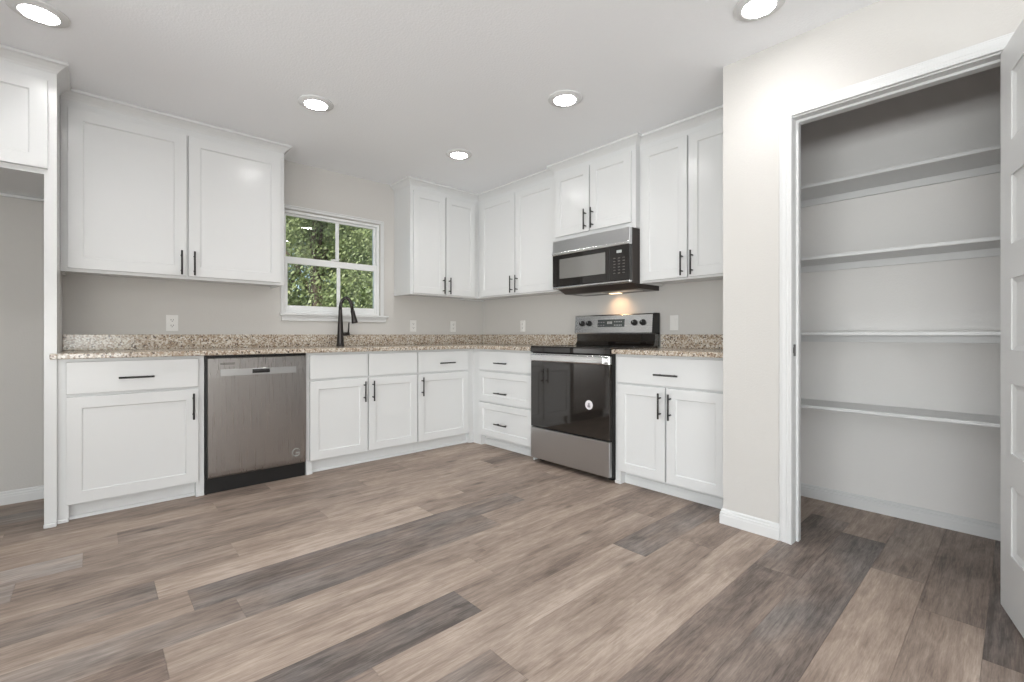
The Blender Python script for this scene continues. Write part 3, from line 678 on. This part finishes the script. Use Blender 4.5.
ld = bpy.data.lights.new('cooktop_bulb', 'SPOT'); ld.energy = 1.2; ld.color = (1, .60, .30); ld.shadow_soft_size = .02; ld.spot_size = math.radians(110); ld.spot_blend = 1
lo = bpy.data.objects.new('cooktop_bulb', ld); COL.objects.link(lo); lo.location = (-.13, -1.835, 1.345); lo.rotation_euler = (0, math.radians(-40), 0)
g = G(); g.box(MU0, MU1 - .001, MF - .034, MF, 1.676, 1.789, .003, FB); tp = g.build('top_steel_panel', 'steel', t)
g = G(); g.box(MU0, MU1 - .001, MF - .034, MF + .012, 1.664, 1.690, .007, FB, 2); g.build('door_trim_strip', 'steelbright', t)
g = G(); g.box(MU0, MU0 + .575, MF - .034, MF, 1.412, 1.667, .002, FB); md = g.build('door', 'blackglass', t)
g = G(); g.box(MU0 + .078, MU0 + .555 - .02, MF, MF + .0015, 1.472, 1.632, .0005, FB); g.build('door_window', 'mwwindow', md)
g = G(); g.box(MU0 + .5765, MU1 - .001, MF - .034, MF, 1.412, 1.667, .002, FB); cpn = g.build('control_panel', 'blackglass', t)
g = G(); g.box(MU1 - .112, MU1 - .068, MF, MF + .0015, 1.612, 1.632, .0004, FB); g.build('display', 'digits', cpn)
for r_ in range(6):
    for c_ in range(3):
        g = G(); g.box(MU1 - .140 + c_ * .040, MU1 - .122 + c_ * .040, MF, MF + .001, 1.462 + r_ * .022, 1.468 + r_ * .022, 0, FB); g.build('key_mark', 'keygrey', cpn)
g = G(); g.box(MU0, MU1 - .001, MF - .034, MF + .002, 1.392, 1.411, .005, FB); g.build('bottom_steel_strip', 'steelbright', t)

# ------------------------------------------------------------ faucet
t = thing('faucet', 'tall dark pull-down kitchen faucet standing on the granite below the window', 'faucet', (-1.672, -.105, CT))
bx_, by_ = -1.672, -.105
g = G(); g.lathe([(.034, 0), (.034, .006), (.031, .012), (.029, .03), (.026, .09), (.021, .20), (.016, .29), (.0145, .335)], (bx_, by_, CT + .0005), 24); body = g.build('body', 'bronze', t)
hv = Vector((.80, -.60))   # the spout swings out over the counter
pts = []; R = .048
for k in range(0, 19):
    a = math.pi - math.radians(k * 9.4)
    pts.append((bx_ + hv.x * (R + R * math.cos(a)), by_ + hv.y * (R + R * math.cos(a)), CT + .335 + R * 1.75 * math.sin(a)))
pts.append((pts[-1][0] + .006 * hv.x, pts[-1][1] + .006 * hv.y, pts[-1][2] - .03))
g = G(); g.tube(pts, .0138, 16); sp_ = g.build('spout', 'bronze', t)
p = Vector(pts[-1]); dn = Vector((.022 * hv.x, .022 * hv.y, -.120)); hp = [p + dn * k for k in (0, .12, .5, .92, 1.0)]
g = G(); g.tube(hp, [.0145, .0175, .0195, .027, .025], 18); g.build('spray_head', 'bronze', t)
g = G(); g.tube([(bx_ + .016, by_ - .002, CT + .105), (bx_ + .075, by_ - .006, CT + .107)], [.016, .0155], 14); hd = g.build('lever_base', 'bronze', t)
g = G(); g.tube([(bx_ + .068, by_ - .006, CT + .107), (bx_ + .071, by_ - .008, CT + .16), (bx_ + .072, by_ - .012, CT + .208)], [.0075, .0065, .006], 12); g.build('lever', 'bronze', hd)

# ------------------------------------------------------------ outlets
def outlet(f, u, z, label, switch=False):
    t = thing('light_switch' if switch else 'wall_outlet', label, 'light switch' if switch else 'outlet', f(u, .0, z - .057), None if switch else None)
    g = G(); g.box(u - .035, u + .035, .0005, .006, z - .057, z + .057, .002, f, 2); pl = g.build('cover_plate', 'plastic', t)
    if switch:
        g = G(); g.prism([(.006, z - .033), (.0085, z - .033), (.013, z + .033), (.006, z + .033)], u - .017, u + .017, lambda r, p, q: f(r, p, q)); g.build('rocker', 'plastic', pl)
    else:
        for dz in (-.020, .020):
            g = G(); g.box(u - .0165, u + .0165, .006, .0082, z + dz - .014, z + dz + .014, .003, f, 2); rc = g.build('receptacle', 'plastic', pl)
            for du in (-.0065, .0065):
                g = G(); g.box(u + du - .0014, u + du + .0014, .0082, .0086, z + dz - .002, z + dz + .008, 0, f); g.build('slot', 'slot', rc)
            g = G(); g.box(u - .0025, u + .0025, .0082, .0086, z + dz - .010, z + dz - .005, 0, f); g.build('slot', 'slot', rc)
    return t
outlet(FA, -2.846, 1.098, 'white wall outlet under the large left wall cabinet')
outlet(FA, -.896, 1.102, 'white wall outlet just right of the window, left of two on that wall')
outlet(FA, -.412, 1.102, 'white wall outlet on the window wall nearest the room corner')
outlet(FB, .654, 1.102, 'white wall outlet on the range wall between corner and range')
outlet(FB, 2.318, 1.105, 'white rocker light switch just right of the range', True)

# ------------------------------------------------------------ recessed ceiling lights
def downlight(x, y, label):
    t = thing('recessed_light', label, 'light', (x, y, CEIL), 'recessed ceiling lights')
    g = G(); g.lathe([(.066, -.010), (.068, -.0145), (.074, -.0145), (.084, -.0085), (.098, -.0070), (.103, -.0035), (.103, -.0005), (.066, -.0005)], (x, y, CEIL), 40); g.build('trim_ring', 'trim', t, False)
    g = G(); g.lathe([(0.0, -.0135), (.050, -.0130), (.0655, -.0115), (.0655, -.0006), (0.0, -.0006)], (x, y, CEIL), 40); g.build('diffuser', 'lamp', t)
    sd = bpy.data.lights.new('downlight_beam', 'SPOT'); sd.energy = LAMP_SPOT; sd.spot_size = math.radians(150); sd.spot_blend = 1.0; sd.shadow_soft_size = .06; sd.color = (1, .99, .975)
    so = bpy.data.objects.new('downlight_beam', sd); COL.objects.link(so); so.parent = t; so.location = (0, 0, -.02)
    return t
dl0 = downlight(-3.444, -1.132, 'lit recessed ceiling light near the refrigerator enclosure, upper left')
for x, y, lb in ((-2.239, -1.134, 'lit recessed ceiling light in front of the window'), (-1.105, -1.072, 'lit recessed ceiling light nearest the room corner, smallest in view'),
                 (-1.136, -2.214, 'lit recessed ceiling light in front of the microwave'), (-1.114, -3.313, 'lit recessed ceiling light close to the pantry wall, at the top edge')):
    dup(dl0, (x, y, CEIL), lb)

for x, y, lb in ((-2.3, -5.0, 'added unseen fill downlight behind the camera, nearest the pantry door'),  # unseen copies added behind the camera as even fill for the kitchen
                 (-2.6, -6.6, 'added unseen fill downlight behind the camera, in the corner by the patio door'), (-5.0, -6.4, 'added unseen fill downlight behind the camera, far corner between the windows')):
    dup(dl0, (x, y, CEIL), lb)

# ------------------------------------------------------------ pantry shelves
for k, (zt, lb) in enumerate(((1.872, 'topmost white pantry shelf'), (1.460, 'second white pantry shelf from the top'), (1.029, 'third white pantry shelf from the top, at eye level'), (.613, 'lowest white pantry shelf'))):
    t = thing('pantry_shelf', lb, 'shelf', (-.1, -3.87, zt - .019), 'pantry shelves')
    g = G(); g.box(-.245, .0435, -3.1215, -4.6285, zt - .019, zt, .002); g.build('board', 'trim', t)
    g = G(); g.box(.025, .0435, -3.1215, -4.6285, zt - .058, zt - .0192, .001); g.box(-.235, .025, -3.1215, -3.139, zt - .058, zt - .0192, .001); g.box(-.235, .025, -4.611, -4.6285, zt - .058, zt - .0192, .001); g.build('cleat', 'trim', t)

# ------------------------------------------------------------ outdoors beyond the kitchen window
g = G(); g.box(-14, 24, .5, 40, -.5, -.35); o = g.build('ground', 'grass'); struct(o)
def tree(loc, h, rad, nleaf, ls, mat, label, seed):
    rr = random.Random(seed); t = thing('tree', label, 'tree', loc, 'trees outside the window')
    x, y, z = loc; lobes = []
    for k in range(16):
        a = rr.uniform(0, 6.283); q = rad * math.sqrt(rr.random()) * .75; lobes.append((Vector((x + q * math.cos(a), y + q * math.sin(a), z + h * rr.uniform(.16, .92))), rad * rr.uniform(.32, .55)))
    g = G(); tk = [(x, y, z), (x + .05, y, z + h * .3), (x - .05, y + .08, z + h * .6), (x, y, z + h * .85)]; g.tube(tk, [rad * .10, rad * .08, rad * .05, rad * .02], 10)
    for c, r in lobes[:9]: b0 = Vector((x, y, z + (c.z - z) * .6)); g.tube([b0, (b0 + c) / 2 + Vector((0, 0, .1)), c], [rad * .035, rad * .022, rad * .01], 6)
    g.build('trunk', 'bark', t)
    vs, fs = [], []; org = Vector(loc)
    for i in range(nleaf):
        c, r = rr.choice(lobes); v = Vector((rr.gauss(0, 1), rr.gauss(0, 1), rr.gauss(0, 1))).normalized() * r * (rr.random() ** .35) + c
        n = Vector((rr.gauss(0, 1), rr.gauss(0, 1), rr.gauss(0, 1))).normalized(); u = n.orthogonal().normalized(); w = n.cross(u); s = ls * rr.uniform(.55, 1.35)
        b = len(vs); v = v - org
        vs += [v - u * s, v + w * s * .45, v + u * s, v - w * s * .45]; fs.append((b, b + 1, b + 2, b + 3))
    me = bpy.data.meshes.new('foliage'); me.from_pydata(vs, [], fs); me.materials.append(M[mat])
    f_ = bpy.data.objects.new('foliage', me); COL.objects.link(f_); f_.parent = t
tree((.35, 6.2, -.35), 5.2, 1.7, 42000, .042, 'leafA', 'bright green leafy tree filling the left panes of the window', 1)
tree((2.2, 7.2, -.35), 5.0, 1.7, 20000, .042, 'leafC', 'grey-green loose tree seen in the upper right pane', 2)
tree((.9, 10.5, -.35), 6.5, 2.6, 34000, .062, 'leafB', 'dark tree behind the bright one, in the middle of the window', 3)
tree((4.3, 10.5, -.35), 6.5, 2.7, 34000, .062, 'leafB', 'dark tree at the right edge of the window view', 4)
tree((-1.6, 9.0, -.35), 6.0, 2.2, 26000, .058, 'leafB', 'dark tree at the left edge of the window view', 5)
def bush(loc, label, seed):
    rr = random.Random(seed); t = thing('bush', label, 'bush', loc, 'bushes outside the window'); org = Vector(loc)
    g = G(); 
    for k in range(7): a = k * .9; g.tube([org, org + Vector((.25 * math.cos(a), .25 * math.sin(a), .5)), org + Vector((.5 * math.cos(a), .5 * math.sin(a), 1.1))], [.02, .014, .006], 6)
    g.build('stems', 'bark', t); vs, fs = [], []
    for i in range(9000):
        v = Vector((rr.gauss(0, .42), rr.gauss(0, .36), .75 + rr.gauss(0, .36))); v.z = max(.03, v.z)
        n = Vector((rr.gauss(0, 1), rr.gauss(0, 1), rr.gauss(0, 1))).normalized(); u = n.orthogonal().normalized(); w = n.cross(u); s = .038 * rr.uniform(.6, 1.3); b = len(vs)
        vs += [v - u * s, v + w * s * .5, v + u * s, v - w * s * .5]; fs.append((b, b + 1, b + 2, b + 3))
    me = bpy.data.meshes.new('foliage'); me.from_pydata(vs, [], fs); me.materials.append(M['leafA'])
    f_ = bpy.data.objects.new('foliage', me); COL.objects.link(f_); f_.parent = t
bush((-.75, 4.2, -.35), 'light green bush low in the left of the window', 11); bush((.35, 4.4, -.35), 'light green bush low in the middle of the window', 12); bush((1.3, 4.6, -.35), 'light green bush low in the right of the window', 13)
